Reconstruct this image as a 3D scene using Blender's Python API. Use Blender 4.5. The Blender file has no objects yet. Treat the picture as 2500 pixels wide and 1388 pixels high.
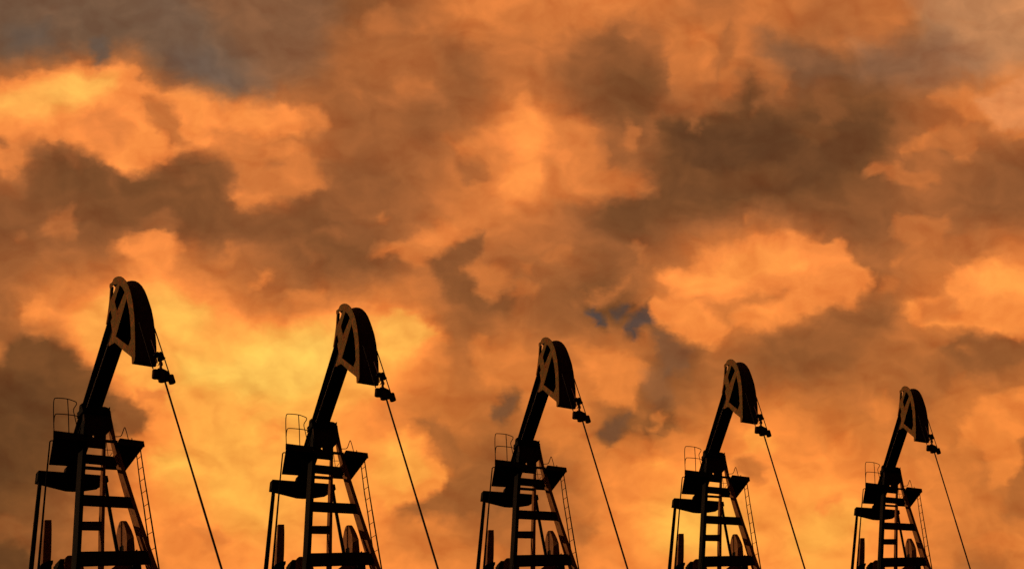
# Five pump jacks in a row on a hillside under a burning sunset sky.
import bpy, bmesh, math, random
import numpy as np
from mathutils import Vector, Quaternion, Matrix
from mathutils.geometry import tessellate_polygon

random.seed(7)
SC = bpy.context.scene
COL = SC.collection
R = math.radians

# ------------------------------------------------------------------ camera
FPX = 12500.0                      # focal length in photo pixels (2500 px wide frame)
ELEV = R(22.0)                     # elevation of the line of sight to the row of jacks
PITCH = ELEV + math.atan(691.0 / FPX)
cam = bpy.data.cameras.new('camera')
cam.lens = FPX * 36.0 / 2500.0
cam.sensor_width = 36.0
cam.sensor_fit = 'HORIZONTAL'
cam.clip_start = 0.5
cam.clip_end = 20000.0
co = bpy.data.objects.new('camera', cam)
COL.objects.link(co)
co.location = (0, 0, 0)
co.rotation_euler = (math.pi / 2 + PITCH, 0, 0)
SC.camera = co
RIGHT = Vector((1, 0, 0))
FWD = Vector((0, math.cos(PITCH), math.sin(PITCH)))
UPV = Vector((0, -math.sin(PITCH), math.cos(PITCH)))

SC.view_settings.view_transform = 'Standard'
SC.view_settings.look = 'None'
SC.view_settings.exposure = 0.0
SC.view_settings.gamma = 1.0
SC.view_settings.use_curve_mapping = False
SC.cycles.max_bounces = 6
SC.cycles.use_denoising = False
SC.cycles.use_adaptive_sampling = True
SC.cycles.adaptive_threshold = 0.015
SC.cycles.adaptive_min_samples = 12


# ------------------------------------------------------------------ materials
def nd(nt, typ, **kw):
    n = nt.nodes.new(typ)
    for a, b in kw.items():
        setattr(n, a, b)
    return n


def metal(name, cols, scale=1.2, rough=0.62, spec=0.25, streak=True, bump=0.25):
    m = bpy.data.materials.new(name)
    m.use_nodes = True
    nt = m.node_tree
    L = nt.links.new
    bs = nt.nodes['Principled BSDF']
    tc = nd(nt, 'ShaderNodeTexCoord')
    mp = nd(nt, 'ShaderNodeMapping')
    mp.inputs['Scale'].default_value = (1, 1, 0.45 if streak else 1)
    L(tc.outputs['Object'], mp.inputs['Vector'])
    n1 = nd(nt, 'ShaderNodeTexNoise')
    n1.inputs['Scale'].default_value = scale
    n1.inputs['Detail'].default_value = 8
    n1.inputs['Roughness'].default_value = 0.68
    L(mp.outputs['Vector'], n1.inputs['Vector'])
    rp = nd(nt, 'ShaderNodeValToRGB')
    k = len(cols)
    while len(rp.color_ramp.elements) < k:
        rp.color_ramp.elements.new(0.5)
    for i, c in enumerate(cols):
        rp.color_ramp.elements[i].position = 0.32 + 0.36 * i / max(1, k - 1)
        rp.color_ramp.elements[i].color = (*c, 1)
    L(n1.outputs['Fac'], rp.inputs['Fac'])
    n2 = nd(nt, 'ShaderNodeTexNoise')
    n2.inputs['Scale'].default_value = scale * 9
    n2.inputs['Detail'].default_value = 5
    L(mp.outputs['Vector'], n2.inputs['Vector'])
    mx = nd(nt, 'ShaderNodeMix', data_type='RGBA', blend_type='MULTIPLY')
    mx.inputs[0].default_value = 0.55
    L(rp.outputs['Color'], mx.inputs[6])
    r2 = nd(nt, 'ShaderNodeValToRGB')
    r2.color_ramp.elements[0].position = 0.35
    r2.color_ramp.elements[0].color = (0.35, 0.33, 0.3, 1)
    r2.color_ramp.elements[1].position = 0.6
    r2.color_ramp.elements[1].color = (1, 1, 1, 1)
    L(n2.outputs['Fac'], r2.inputs['Fac'])
    L(r2.outputs['Color'], mx.inputs[7])
    L(mx.outputs[2], bs.inputs['Base Color'])
    bs.inputs['Roughness'].default_value = rough
    bs.inputs['Specular IOR Level'].default_value = spec
    bp = nd(nt, 'ShaderNodeBump')
    bp.inputs['Strength'].default_value = bump
    bp.inputs['Distance'].default_value = 0.02
    L(n2.outputs['Fac'], bp.inputs['Height'])
    L(bp.outputs['Normal'], bs.inputs['Normal'])
    return m


M = {
    'black': metal('silhouette_black_steel', [(0.004, 0.003, 0.002), (0.007, 0.005, 0.003), (0.014, 0.008, 0.004)], 1.4, 0.75, 0.04),  # near-black colour keeps sunlit sides of leg and beam looking shaded
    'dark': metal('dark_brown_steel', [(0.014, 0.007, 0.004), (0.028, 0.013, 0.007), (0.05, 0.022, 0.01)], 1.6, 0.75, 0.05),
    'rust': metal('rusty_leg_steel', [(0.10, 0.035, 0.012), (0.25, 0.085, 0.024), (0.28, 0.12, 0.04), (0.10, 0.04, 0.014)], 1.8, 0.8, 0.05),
    'weight': metal('rusty_counterweight_iron', [(0.09, 0.032, 0.010), (0.22, 0.08, 0.022), (0.30, 0.115, 0.032), (0.10, 0.038, 0.013)], 1.5, 0.75, 0.1),
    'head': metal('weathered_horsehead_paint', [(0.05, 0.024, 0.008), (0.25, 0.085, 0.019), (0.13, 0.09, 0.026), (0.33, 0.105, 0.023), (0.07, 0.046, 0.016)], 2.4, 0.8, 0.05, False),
    'face': metal('dark_face_plate', [(0.03, 0.011, 0.006), (0.05, 0.019, 0.010), (0.075, 0.026, 0.012)], 0.8, 0.8, 0.05),  # even dark brown over the whole plate
    'shade_black': metal('shade_black_steel', [(0.004, 0.003, 0.002), (0.008, 0.004, 0.003)], 0.8, 0.8, 0.04),  # shade inside the hollow head is put into this colour
    'cable': metal('greased_wire_rope', [(0.012, 0.008, 0.006), (0.03, 0.016, 0.008)], 6, 0.7, 0.06),
    'rod': metal('polished_rod_steel', [(0.03, 0.016, 0.009), (0.07, 0.032, 0.014), (0.04, 0.02, 0.01)], 1, 0.6, 0.1),
    'brass': metal('brown_clamp_steel', [(0.12, 0.05, 0.02), (0.30, 0.15, 0.06)], 6, 0.6, 0.2),
    'red': metal('faded_red_hose', [(0.10, 0.018, 0.010), (0.2, 0.04, 0.02)], 6, 0.6, 0.2),
}

# ------------------------------------------------------------------ jack frame
# Pixel units of the photograph at the nearest jack; KPX metres per unit.
KPX = 0.012
AX, AY = 287.0, 1385.0             # anchor of the nearest jack in the photo
PSI = R(20.0)                      # the machine points towards the viewer and 20 degrees to the right
ORG = Vector((-52.0, 0, 0))
FA = Vector((math.sin(PSI), -math.cos(PSI), 0))     # machine axis, towards the horsehead
LA = Vector((math.cos(PSI), math.sin(PSI), 0))      # machine lateral axis
VIEW = Vector((0, math.cos(ELEV), math.sin(ELEV)))
UPL = Vector((0, -math.sin(ELEV), math.cos(ELEV)))
EYE = -VIEW * FPX
GROUND = -290.0
BASE = ORG + LA * 35.0 + Vector((0, 0, GROUND))


def ray(px, py):
    return VIEW * FPX + RIGHT * (px - AX) + UPL * (AY - py)


def hit(p, n, c):
    d = ray(*p)
    t = (c - n.dot(EYE)) / n.dot(d)
    return EYE + d * t


def PF(p, f): return hit(p, FA, f + FA.dot(ORG))
def PL(p, l): return hit(p, LA, l + LA.dot(ORG))
def PH(p, h): return hit(p, Vector((0, 0, 1)), h)
def PD(p, d): return hit(p, Vector((0, 1, 0)), d)


def zA(x, y): return (240 + x / 8.675, 660 + y / 8.675)
def zB(x, y): return (240 + x / 8.675, 790 + y / 8.675)
def zC(x, y): return (340 + x / 11.57, 840 + y / 11.57)
def zD(x, y): return (110 + x / 9.917, 950 + y / 9.917)
def zE(x, y): return (170 + x / 9.915, 1040 + y / 9.915)
def B2A(x, y): return (x, y + 1127.75)


class MB:
    """collects shapes (in jack pixel units) and builds one mesh object"""
    def __init__(self):
        self.bm = bmesh.new()

    def v(self, p):
        return self.bm.verts.new((Vector(p) - BASE) * KPX)

    def loft(self, A, B, caps=True, closed=True):
        a = [self.v(p) for p in A]
        b = [self.v(p) for p in B]
        n = len(a)
        for i in range(n if closed else n - 1):
            j = (i + 1) % n
            self.bm.faces.new((a[i], a[j], b[j], b[i]))
        if caps:
            self.bm.faces.new(a[::-1])
            self.bm.faces.new(b)
        return a, b

    def sections(self, secs, caps=True):
        rings = [[self.v(p) for p in s] for s in secs]
        n = len(rings[0])
        for r0, r1 in zip(rings, rings[1:]):
            for i in range(n):
                j = (i + 1) % n
                self.bm.faces.new((r0[i], r0[j], r1[j], r1[i]))
        if caps:
            self.bm.faces.new(rings[0][::-1])
            self.bm.faces.new(rings[-1])

    def plate(self, loops, offs):
        """loops: outer loop then holes; offs: vector or list of vectors (per loop, per point)"""
        front = [[Vector(p) for p in lp] for lp in loops]
        tris = tessellate_polygon(front)
        flat = [p for lp in front for p in lp]
        if isinstance(offs, Vector):
            back = [p + offs for p in flat]
        else:
            back = [p + o for p, o in zip(flat, [o for lo in offs for o in lo])]
        a = [self.v(p) for p in flat]
        b = [self.v(p) for p in back]
        for t in tris:
            try:
                self.bm.faces.new([a[i] for i in t])
                self.bm.faces.new([b[i] for i in t][::-1])
            except ValueError:
                pass
        k = 0
        for lp in front:
            n = len(lp)
            for i in range(n):
                j = (i + 1) % n
                self.bm.faces.new((a[k + i], a[k + j], b[k + j], b[k + i]))
            k += n

    def tube(self, pts, r, n=8, rr=None):
        pts = [Vector(p) for p in pts]
        rings = []
        ref = None
        for i, p in enumerate(pts):
            t = (pts[min(i + 1, len(pts) - 1)] - pts[max(i - 1, 0)]).normalized()
            if ref is None:
                ref = t.orthogonal().normalized()
            ref = (ref - t * ref.dot(t)).normalized()
            bt = t.cross(ref)
            rad = rr[i] if rr else r
            rings.append([p + (ref * math.cos(2 * math.pi * k / n) + bt * math.sin(2 * math.pi * k / n)) * rad for k in range(n)])
        self.sections(rings)

    def build(self, name, mat, parent=None, bevel=0.0, smooth=False, label=None):
        bmesh.ops.recalc_face_normals(self.bm, faces=self.bm.faces)
        me = bpy.data.meshes.new(name)
        self.bm.to_mesh(me)
        self.bm.free()
        me.materials.append(M[mat])
        if smooth:
            me.polygons.foreach_set('use_smooth', [True] * len(me.polygons))
            me.set_sharp_from_angle(angle=R(40))
        o = bpy.data.objects.new(name, me)
        COL.objects.link(o)
        o.parent = parent
        if bevel:
            b = o.modifiers.new('bevel', 'BEVEL')
            b.width = bevel
            b.segments = 2
            b.limit_method = 'ANGLE'
        if label:
            o['label'] = label
        return o


def smooth_path(pts, it=2):
    pts = [Vector(p) for p in pts]
    for _ in range(it):
        q = [pts[0]]
        for a, b in zip(pts, pts[1:]):
            q += [a * 0.75 + b * 0.25, a * 0.25 + b * 0.75]
        q.append(pts[-1])
        pts = q
    return pts


def lerp_tab(tab, y):
    ys = [r[0] for r in tab]
    return [float(np.interp(y, ys, [r[k] for r in tab])) for k in range(1, len(tab[0]))]


def make_jack():
    root = bpy.data.objects.new('pump_jack', None)
    root.empty_display_size = 2.0
    COL.objects.link(root)

    # ---------------- tower legs
    def fleg(y):
        return 12 + (y - 1005) / 383.0 * 30

    def frear(y):
        return -12 - (y - 1060) / 328.0 * 62

    def leg(tab, ff, ys, mat, label=None):
        secs = []
        for y in ys:
            xs, xm, xr = lerp_tab(tab, y)
            f = ff(y)
            a = PF((xm, y), f)
            b = PF((xr, y), f)
            lq = LA.dot(a - ORG)
            c = PL((xs, y), lq)
            secs.append([a, b, b + (c - a), c])
        s0, s1 = secs[-2], secs[-1]
        foot = []
        for p, q in zip(s0, s1):
            t = (GROUND - q.z) / (q.z - p.z)
            foot.append(q + (q - p) * t)
        secs.append(foot)
        m = MB()
        m.sections(secs)
        return m.build('tower_leg', mat, root, 0.012, label=label)

    TFL = [(1003, 201, 205, 214), (1088, 190.5, 201.5, 211.4), (1156, 186.0, 197.3, 207.3), (1204, 183.0, 195, 205), (1388, 173.4, 186.6, 196.6)]
    TFR = [(1003, 256, 260, 268), (1074, 266.5, 274.0, 282.5), (1148, 284.5, 296, 306), (1240, 311, 326.0, 335.6), (1341, 341.2, 358.8, 370.0), (1388, 356.6, 375.4, 386.6)]
    TRR = [(1060, 249, 251, 257.4), (1090, 247, 250.5, 257.2), (1180, 243, 249.7, 257), (1240, 240.4, 247.6, 255.6), (1343, 239, 246.3, 254.8), (1388, 238.5, 246, 254.5)]
    leg(TFL, fleg, [1003, 1088, 1200, 1300, 1388], 'black', 'tower leg on the left, coloured near-black as if in shade')  # shade on its left side comes from the near-black colour
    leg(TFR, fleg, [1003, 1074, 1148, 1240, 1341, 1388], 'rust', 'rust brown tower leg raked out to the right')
    leg(TRR, frear, [1060, 1180, 1290, 1388], 'rust')

    # ---------------- cross bars
    def front_bar(q, mat='dark'):
        A = [PF(p, fleg(p[1]) - 3) for p in q]
        m = MB()
        m.loft(A, [p - FA * 14 for p in A])
        m.build('crossbar', mat, root, 0.012)

    front_bar([(206, 1106.6), (276, 1113.2), (287, 1133.5), (205, 1125.6)])
    front_bar([(201, 1206), (321, 1212), (330, 1236), (199, 1229.2)])
    front_bar([(193, 1344.8), (355, 1342), (369, 1372.6), (190, 1378)])

    def side_bar(q, mat='dark'):
        A = [PF(q[0], fleg(q[0][1]) - 14), PF(q[1], frear(q[1][1]) - 4), PF(q[2], frear(q[2][1]) - 4), PF(q[3], fleg(q[3][1]) - 14)]
        m = MB()
        m.loft(A, [p - FA * 9 for p in A])
        m.build('crossbar', mat, root, 0.01)

    side_bar([(204, 1136), (250, 1139.4), (250, 1145.2), (204, 1142)])
    side_bar([(195, 1271.3), (249, 1271.3), (249, 1291.7), (193, 1290.6)])

    # ---------------- saddle on top of the tower
    outer = [(203, 997), (268.5, 1002.5), (271, 1020), (275, 1042), (262.5, 1056), (257.6, 1060), (257.6, 1092.4), (209, 1087.5)]
    hole = [(231, 1068.0), (231, 1058.6), (227.5, 1059.4), (224.8, 1062.0), (224.2, 1064.2), (225.6, 1066.2), (228, 1067.6)]
    m = MB()
    m.plate([[PF(p, 16) for p in outer], [PF(p, 16) for p in hole]], -FA * 10)
    sad = m.build('saddle_plate', 'dark', root)
    # flange round the top of the saddle plate
    m = MB()
    q = [PF(p, 24) for p in [(199, 993), (248, 990.5), (268.8, 1003), (268.2, 1010.5), (201, 1004)]]
    m.plate([q], -FA * 40)
    m.build('cap_flange', 'black', sad, 0.01)
    m = MB()
    q = [(247, 1004), (249, 991.8), (253, 991.8), (256.2, 992.4), (262, 994.5), (264.8, 996), (265.6, 992.6), (267.6, 992.8), (267.2, 997.5), (267.4, 1001.8), (269.4, 1003.6), (267.6, 1007.6), (264, 1008)]
    m.plate([[PF(p, 10) for p in q]], -FA * 28)
    m.build('saddle_bearing', 'black', root, 0.008)
    m = MB()
    q = [(198.6, 983), (201.6, 985), (203, 1012), (192, 1014), (194.5, 1006), (196.6, 1006)]
    m.plate([[PF(p, -8) for p in q]], -FA * 20)
    br = m.build('beam_bracket', 'black', root)
    for (x, y) in [(195.2, 988), (194.4, 994.5), (193.2, 1001.8), (192.6, 1008.5)]:
        m = MB()
        c = PF((x, y), -8)
        m.tube([c - LA * 1.6, c + LA * 3.4], 1.3, 6)
        m.build('bolt', 'dark', br)

    # ---------------- walking beam (I section)
    bl0, bl1 = PL((263, 840), -19), PL((216, 980), -19)
    tl0, tl1 = PL((258, 790), -19), PL((200, 983), -19)

    def along(a, b, f):
        fa, fb = FA.dot(a - ORG), FA.dot(b - ORG)
        return a + (b - a) * ((f - fa) / (fb - fa))

    secs = []
    for f in (205, 150, 60, 0, -80, -172):
        bl, tl = along(bl0, bl1, f), along(tl0, tl1, f)
        up = (tl - bl)
        W = LA * 38
        t = 0.11
        w0, w1 = LA * 12, LA * 26
        secs.append([bl, bl + W, bl + W + up * t, bl + w1 + up * t, bl + w1 + up * (1 - t), bl + W + up * (1 - t), bl + W + up,
                     tl, bl + up * (1 - t), bl + w0 + up * (1 - t), bl + w0 + up * t, bl + up * t])
    m = MB()
    m.sections(secs)
    beam = m.build('walking_beam', 'black', root, 0.006)  # black colour stands in for shade on the left side
    # thin brown tube added to draw the bright line of the lower beam edge
    m = MB()
    pts = [along(bl0, bl1, f) - LA * 1.2 + Vector((0, 0, 1.6)) for f in (135, 60, 0, -45)]
    m.tube(pts, 0.5, 6)
    m.build('bright_edge', 'brass', beam)

    # ---------------- horsehead
    left_arc = [(300, 165), (330, 135), (390, 112), (440, 115), (490, 145), (540, 195), (575, 245), (610, 315), (640, 400), (665, 490),
                (690, 610), (712, 750), (730, 900), (745, 1100), (752, 1300), (755, 1500), (757, 1700), (757, 1827), (750, 1888), (712, 1965)]
    right_arc = [(545, 275), (620, 217), (700, 205), (760, 212), (830, 245), (900, 315), (960, 410), (1010, 530), (1060, 670), (1110, 830),
                 (1150, 1030), (1175, 1230), (1195, 1368), (1207, 1500), (1214, 1668), (1218, 1850), (1215, 1995), (1196, 2032), (1130, 2040)]

    def resample(pts, n):
        P = np.array(pts, float)
        d = np.r_[0, np.cumsum(np.hypot(*np.diff(P, axis=0).T))]
        s = np.linspace(0, d[-1], n)
        return list(zip(np.interp(s, d, P[:, 0]), np.interp(s, d, P[:, 1])))

    def lright(y):
        return 12 + (y - 683) / 207.0 * 21

    N = 60
    face_left = [(586, 268)] + left_arc[7:]
    right_arc[0] = (590, 236)
    LAp = [zA(*p) for p in resample(face_left, N)]
    RAp = [zA(*p) for p in resample(right_arc, N)]
    eL = [PL((x - 0.9, y + 0.3), -22.5) for x, y in LAp]
    eR = [PL((x, y), lright(y)) for x, y in RAp]
    cen = sum(eL, Vector()) / N + (sum(eR, Vector()) / N)
    cen = cen / 2 - FA * 90
    m = MB()
    K = 6
    grid = []
    for i in range(N):
        row = []
        for k in range(K + 1):
            p = eL[i].lerp(eR[i], k / K)
            row.append(p)
        grid.append(row)
    vo = [[m.v(p) for p in row] for row in grid]
    vi = []
    for row in grid:
        vi.append([m.v(p + ((cen + LA * (LA.dot(p - cen))) - p).normalized() * 3.0) for p in row])
    for i in range(N - 1):
        for k in range(K):
            m.bm.faces.new((vo[i][k], vo[i + 1][k], vo[i + 1][k + 1], vo[i][k + 1]))
            m.bm.faces.new((vi[i][k], vi[i][k + 1], vi[i + 1][k + 1], vi[i + 1][k]))
    for i in range(N - 1):
        m.bm.faces.new((vo[i][0], vi[i][0], vi[i + 1][0], vo[i + 1][0]))
        m.bm.faces.new((vo[i][K], vo[i + 1][K], vi[i + 1][K], vi[i][K]))
    for k in range(K):
        m.bm.faces.new((vo[0][k], vo[0][k + 1], vi[0][k + 1], vi[0][k]))
        m.bm.faces.new((vo[-1][k], vi[-1][k], vi[-1][k + 1], vo[-1][k + 1]))
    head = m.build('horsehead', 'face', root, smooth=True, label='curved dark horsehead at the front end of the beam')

    B = B2A
    outl = [(210, 345), (212, 280), (265, 240), (290, 178)] + left_arc[:] + \
        [(712, 1973), (690, 1963), B(687, 700), B(515, 565), B(330, 390), B(205, 465), B(195, 440), B(245, 265), (275, 1290),
         (240, 1060), (265, 1008), (268, 985), (237, 835), (198, 900), (156, 1130), (138, 1135), (175, 900), (205, 640), (220, 380)]
    h1 = [(275, 292), (375, 277), (225, 648), (243, 380)]
    h2 = [(428, 302), (480, 350), (525, 430), (531, 458), (373, 853), (321, 655)]
    h3 = [(575, 585), (610, 740), (640, 930), (660, 1150), (668, 1388), B(675, 300), B(615, 463), B(348, 262)]
    m = MB()
    m.plate([[PL(zA(*p), -25) for p in lp] for lp in (outl, h1, h2, h3)], LA * 2.2)
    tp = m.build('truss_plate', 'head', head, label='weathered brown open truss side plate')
    # rear flange behind the upright edge of the truss plate
    m = MB()
    e = [(222, 350), (250, 300), (285, 292), (228, 640), (196, 880), (170, 1040)]
    p0 = [PL(zA(*p), -22.7) for p in [(246, 330), (224, 640), (200, 880), (178, 1010)]]
    m.loft(p0 + [p - FA * 3 for p in p0[::-1]], [p + LA * 7 for p in p0] + [p - FA * 3 + LA * 7 for p in p0[::-1]])
    m.build('edge_flange', 'shade_black', head)
    # far side plate
    rp = [(352, 350), (306, 306), (298, 284), (420, 250), (520, 270)] + right_arc[1:] + [B(712, 850), B(690, 600), B(340, 330), (300, 1180), (275, 960), (300, 640)]
    m = MB()
    loop = []
    for p in rp:
        q = zA(*p)
        loop.append(PL(q, lright(q[1])))
    m.plate([loop], -LA * 2.0)
    m.build('far_plate', 'shade_black', head)  # coloured black so its sun-facing inner side looks shaded
    # flat bottom of the head
    # ---------------- bridle, carrier, rod
    FC = 400
    for a, b, fa in (((337.5, 785), (371.5, 899), 352), ((374.8, 800), (413, 916), 356)):
        m = MB()
        A, Bp = PF(a, fa), PF(b, FC)
        m.tube([A, A.lerp(Bp, 0.5), Bp], 1.5, 8)
        m.build('bridle_cable', 'cable', root, smooth=True)
    m = MB()
    q = [(376, 902.5), (384, 898.5), (395, 899.5), (409.5, 906.5), (414, 914), (415, 928), (402, 929), (388, 925), (377, 920)]
    m.plate([[PF(p, FC + 1) for p in q]], -FA * 7)
    car = m.build('carrier_bar', 'face', root, 0.01)
    for a, b, r in (((377.6, 902.5), (376.2, 922.5), 8.0), ((391.8, 905), (393, 931), 8.6), ((413.2, 915), (419.2, 935), 8.5)):
        m = MB()
        A, Bp = PF(a, FC + 1), PF(b, FC + 1)
        dr = (Bp - A).normalized()
        m.tube([A, A + dr * 1.2, Bp - dr * 1.2, Bp], r, 20, [r - 1.0, r, r, r - 1.0])
        m.build('drum', 'face', car, smooth=True)
    m = MB()
    q = [(381, 900.6), (384.2, 897.2), (395, 898.2), (409.8, 905), (409, 907.6), (394, 901)]
    m.plate([[PF(p, FC + 12) for p in q]], -FA * 20)
    m.build('top_strap', 'brass', car)
    m = MB()
    q = [(410, 232), (455, 222), (480, 195), (510, 195), (530, 218), (570, 190), (610, 200), (640, 290), (680, 335), (715, 360), (720, 385),
         (690, 405), (640, 408), (622, 440), (535, 440), (520, 330), (440, 300), (405, 290)]
    m.plate([[PF(zC(*p), FC + 5) for p in q]], -FA * 10)
    m.build('rod_clamp', 'shade_black', root, 0.006)
    m = MB()
    seq = [(570, 420), (575, 460), (582, 500), (588, 545), (588, 575), (583, 600), (580, 640), (585, 690)]
    m.tube([PF(zC(*p), FC) for p in seq], 1, 12, [4.2, 3.6, 4.0, 5.0, 4.8, 3.4, 3.6, 4.2])
    m.build('rod_neck', 'brass', root, smooth=True)
    m = MB()
    m.tube(smooth_path([PF(zC(*p), FC + 4) for p in [(495, 600), (522, 565), (545, 500), (528, 420)]]), 0.9, 6)
    m.build('safety_hook', 'cable', root)
    m = MB()
    m.tube(smooth_path([PF(p, FC - 4) for p in [(367.4, 828), (370.5, 838), (377.5, 856), (378.5, 870), (381.5, 885)]]), 1.7, 8)
    m.build('hose', 'red', root, smooth=True)
    m = MB()
    P1, P2, P3 = PF((392, 897), FC), PF((402, 934), FC), PF((541, 1388), 480)
    P4 = P3 + (P3 - P2) * ((GROUND - P3.z) / (P3.z - P2.z))
    joint = P2.lerp(P3, 0.585)
    dj = (P3 - P2).normalized()
    m.tube([P1, P2, joint - dj * 0.5, joint, joint + dj * 0.3, P3, P4], 2.5, 12, [2.3, 2.5, 2.6, 3.2, 2.9, 2.9, 2.9])
    m.build('polished_rod', 'rod', root, smooth=True)

    # ---------------- equalizer and pitman arms
    FE = -160
    q = [(94.2, 1147.4), (157, 1152), (262.2, 1160.2), (264.8, 1174.2), (259.6, 1175), (241, 1186.5), (220, 1189.6), (205, 1191.8), (183, 1192.2),
         (165.6, 1191), (104.6, 1175.6), (91.4, 1173)]
    m = MB()
    m.plate([[PF(p, FE) for p in q]], -FA * 22)
    eq = m.build('equalizer_beam', 'black', root, 0.012)
    m = MB()
    q = [(163, 1137), (159, 1151.5), (158, 1156), (205, 1160), (205, 1138)]
    m.plate([[PF(p, FE + 4) for p in q]], -FA * 20)
    m.build('equalizer_bearing', 'black', eq, 0.01)

    def pit(tab):
        secs = []
        for (y, xl, xr, f) in tab:
            a, b = PF((xl, y), f), PF((xr, y), f)
            secs.append([a, b, b - FA * 7, a - FA * 7])
        s0, s1 = secs[-2], secs[-1]
        secs.append([q_ + (q_ - p_) * ((-150 - q_.z) / (q_.z - p_.z)) for p_, q_ in zip(s0, s1)])
        m = MB()
        m.sections(secs)
        m.build('pitman_arm', 'black', root, 0.01)

    pit([(1160, 95.8, 103.8, FE - 4), (1240, 87.2, 96.8, -150), (1388, 72.3, 83.2, -135)])
    pit([(1160, 251.2, 258.4, FE - 4), (1240, 264.2, 271.4, -150), (1299, 275, 282.4, -142), (1388, 292, 299.5, -135)])

    # ---------------- counterweights, crank, gearbox
    Lp = [(281.2, 1341), (279.8, 1327), (281.5, 1312), (284.4, 1298.6), (286.6, 1286), (290, 1275), (292.6, 1271.2), (295.4, 1270.2), (298.4, 1272.4),
          (303.6, 1282.7), (308.0, 1299.7), (309.4, 1318), (308.4, 1341), (307, 1376), (305, 1590), (281, 1590), (281.5, 1376)]
    Rp = [(300, 1343), (299, 1329), (300, 1314), (301, 1300), (302, 1287), (303, 1276), (304.6, 1271.2), (308.2, 1270.2), (310.6, 1273.0),
          (316.0, 1282.2), (321.4, 1293.5), (326.7, 1308.5), (329.4, 1340), (330, 1378), (327, 1592), (303, 1592), (302, 1378)]
    m = MB()
    A = [PL(p, 115) for p in Lp]
    Bp = [PL(p, 126 + 8 * min(1, max(0, (p[1] - 1270) / 70))) for p in Rp]
    m.loft(A, Bp)
    cw = m.build('counterweight', 'weight', root, 0.012, label='rounded rust orange counterweight')
    m = MB()
    q = [zG for zG in [(291.2, 1334), (297.6, 1329.6), (300, 1331), (300.5, 1345), (291, 1345)]]
    m.plate([[PL(p, 113.6) for p in q]], LA * 1.2)
    m.build('cover_plate', 'black', cw)
    m = MB()
    c = PL((291.8, 1283.2), 114.4)
    q = [c + FA * (3.4 * math.cos(t)) + Vector((0, 0, 4.8 * math.sin(t))) for t in [2 * math.pi * i / 12 for i in range(12)]]
    m.plate([q], LA * 0.5)
    m.build('lifting_eye', 'black', cw)
    m = MB()
    front = [(109.4, 1267.7), (126.2, 1267.7), (126.9, 1290), (126.2, 1344.5), (125, 1367), (123, 1590), (100, 1590), (104.8, 1373), (106.6, 1325), (108.4, 1295)]
    dep = [8, 8, 9, 14, 18, 22, 22, 18, 13, 9.5]
    A = [PF(p, -100) for p in front]
    m.loft(A, [p - FA * d for p, d in zip(A, dep)])
    cw2 = m.build('counterweight', 'weight', root, 0.012, label='narrow rust brown counterweight seen edge-on')
    m = MB()
    q = [(122, 1366.3), (130.8, 1366.3), (130.4, 1373.5), (127, 1380), (126.2, 1590), (97.2, 1590), (99, 1384), (103, 1374)]
    m.plate([[PF(p, -96) for p in q]], -FA * 24)
    m.build('clamp', 'black', cw2, 0.01)
    m = MB()
    q = [(147.5, 1362.6), (157.5, 1362.6), (158.5, 1380), (160, 1590), (120, 1590), (130, 1398), (138.4, 1388), (144.2, 1377), (143.2, 1369), (147.5, 1368)]
    m.plate([[PF(p, -112) for p in q]], -FA * 40)
    gb = m.build('gearbox', 'black', root, 0.01)
    m = MB()
    q = [(157, 1590), (157.4, 1385), (158, 1372), (159.4, 1363), (162, 1357.6), (166, 1354.6), (172, 1354), (180, 1355), (200, 1362), (206, 1388), (206, 1590)]
    m.plate([[PF(p, -104) for p in q]], -FA * 60)
    m.build('gear_cover', 'rust', gb, 0.012)
    m = MB()
    q = [(266, 1391), (281, 1379.5), (300, 1376.5), (324, 1374), (325, 1590), (266, 1590)]
    m.plate([[PF(p, -92) for p in q]], -FA * 12)
    m.build('crank_arm', 'weight', root, 0.01)
    m = MB()
    q = [(324.5, 1368), (333, 1340.0), (335.5, 1340.0), (335.5, 1368), (343.5, 1368), (347, 1400), (349, 1590), (325, 1590)]
    m.plate([[PF(p, -70) for p in q]], -FA * 16)
    m.build('brake_housing', 'black', root, 0.01)

    # ---------------- platform
    HP = 317
    NL, NR, FR, FL = (130.4, 1064), (350.2, 1089), (306, 1148), (119, 1134.2)
    Q = [PH(p, HP) for p in (NL, NR, FR, FL)]
    m = MB()
    for wing in ([NL, (203, 1072.3), (196, 1139), FL], [(284, 1081.6), NR, FR, (256, 1145), (256, 1129), (274, 1118)]):
        A = [PH(p, HP) for p in wing]
        m.loft(A, [p + Vector((0, 0, 4)) for p in A])
    plat = m.build('platform', 'black', root)
    en = Q[1] - Q[0]
    nrm = Vector((en.y, -en.x, 0)).normalized()       # out towards the viewer

    def PN(p):
        return hit(p, nrm, nrm.dot(Q[0]) + 1.5)

    m = MB()
    A = [PN(p) for p in [(129.6, 1050.2), (205, 1059.4), (205, 1075), (129.4, 1066)]]
    m.loft(A, [p - nrm * 3 for p in A])
    A = [PN(p) for p in [(205.4, 1067), (286, 1074.6), (286, 1081), (205.4, 1074)]]
    m.loft(A, [p - nrm * 3 for p in A])
    A = [PN(p) for p in [(287.4, 1074.8), (291.6, 1068.6), (350, 1075.9), (352.2, 1088.8), (350.4, 1089.9), (287.4, 1082.4)]]
    m.loft(A, [p - nrm * 3 for p in A])
    m.build('kick_plate', 'dark', plat)

    def rail(paths, r, proj):
        m = MB()
        for pts, it in paths:
            P = [proj(p) for p in pts]
            m.tube(smooth_path(P, it) if it else P, r, 8)
        m.build('handrail', 'black', plat, smooth=True)

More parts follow.
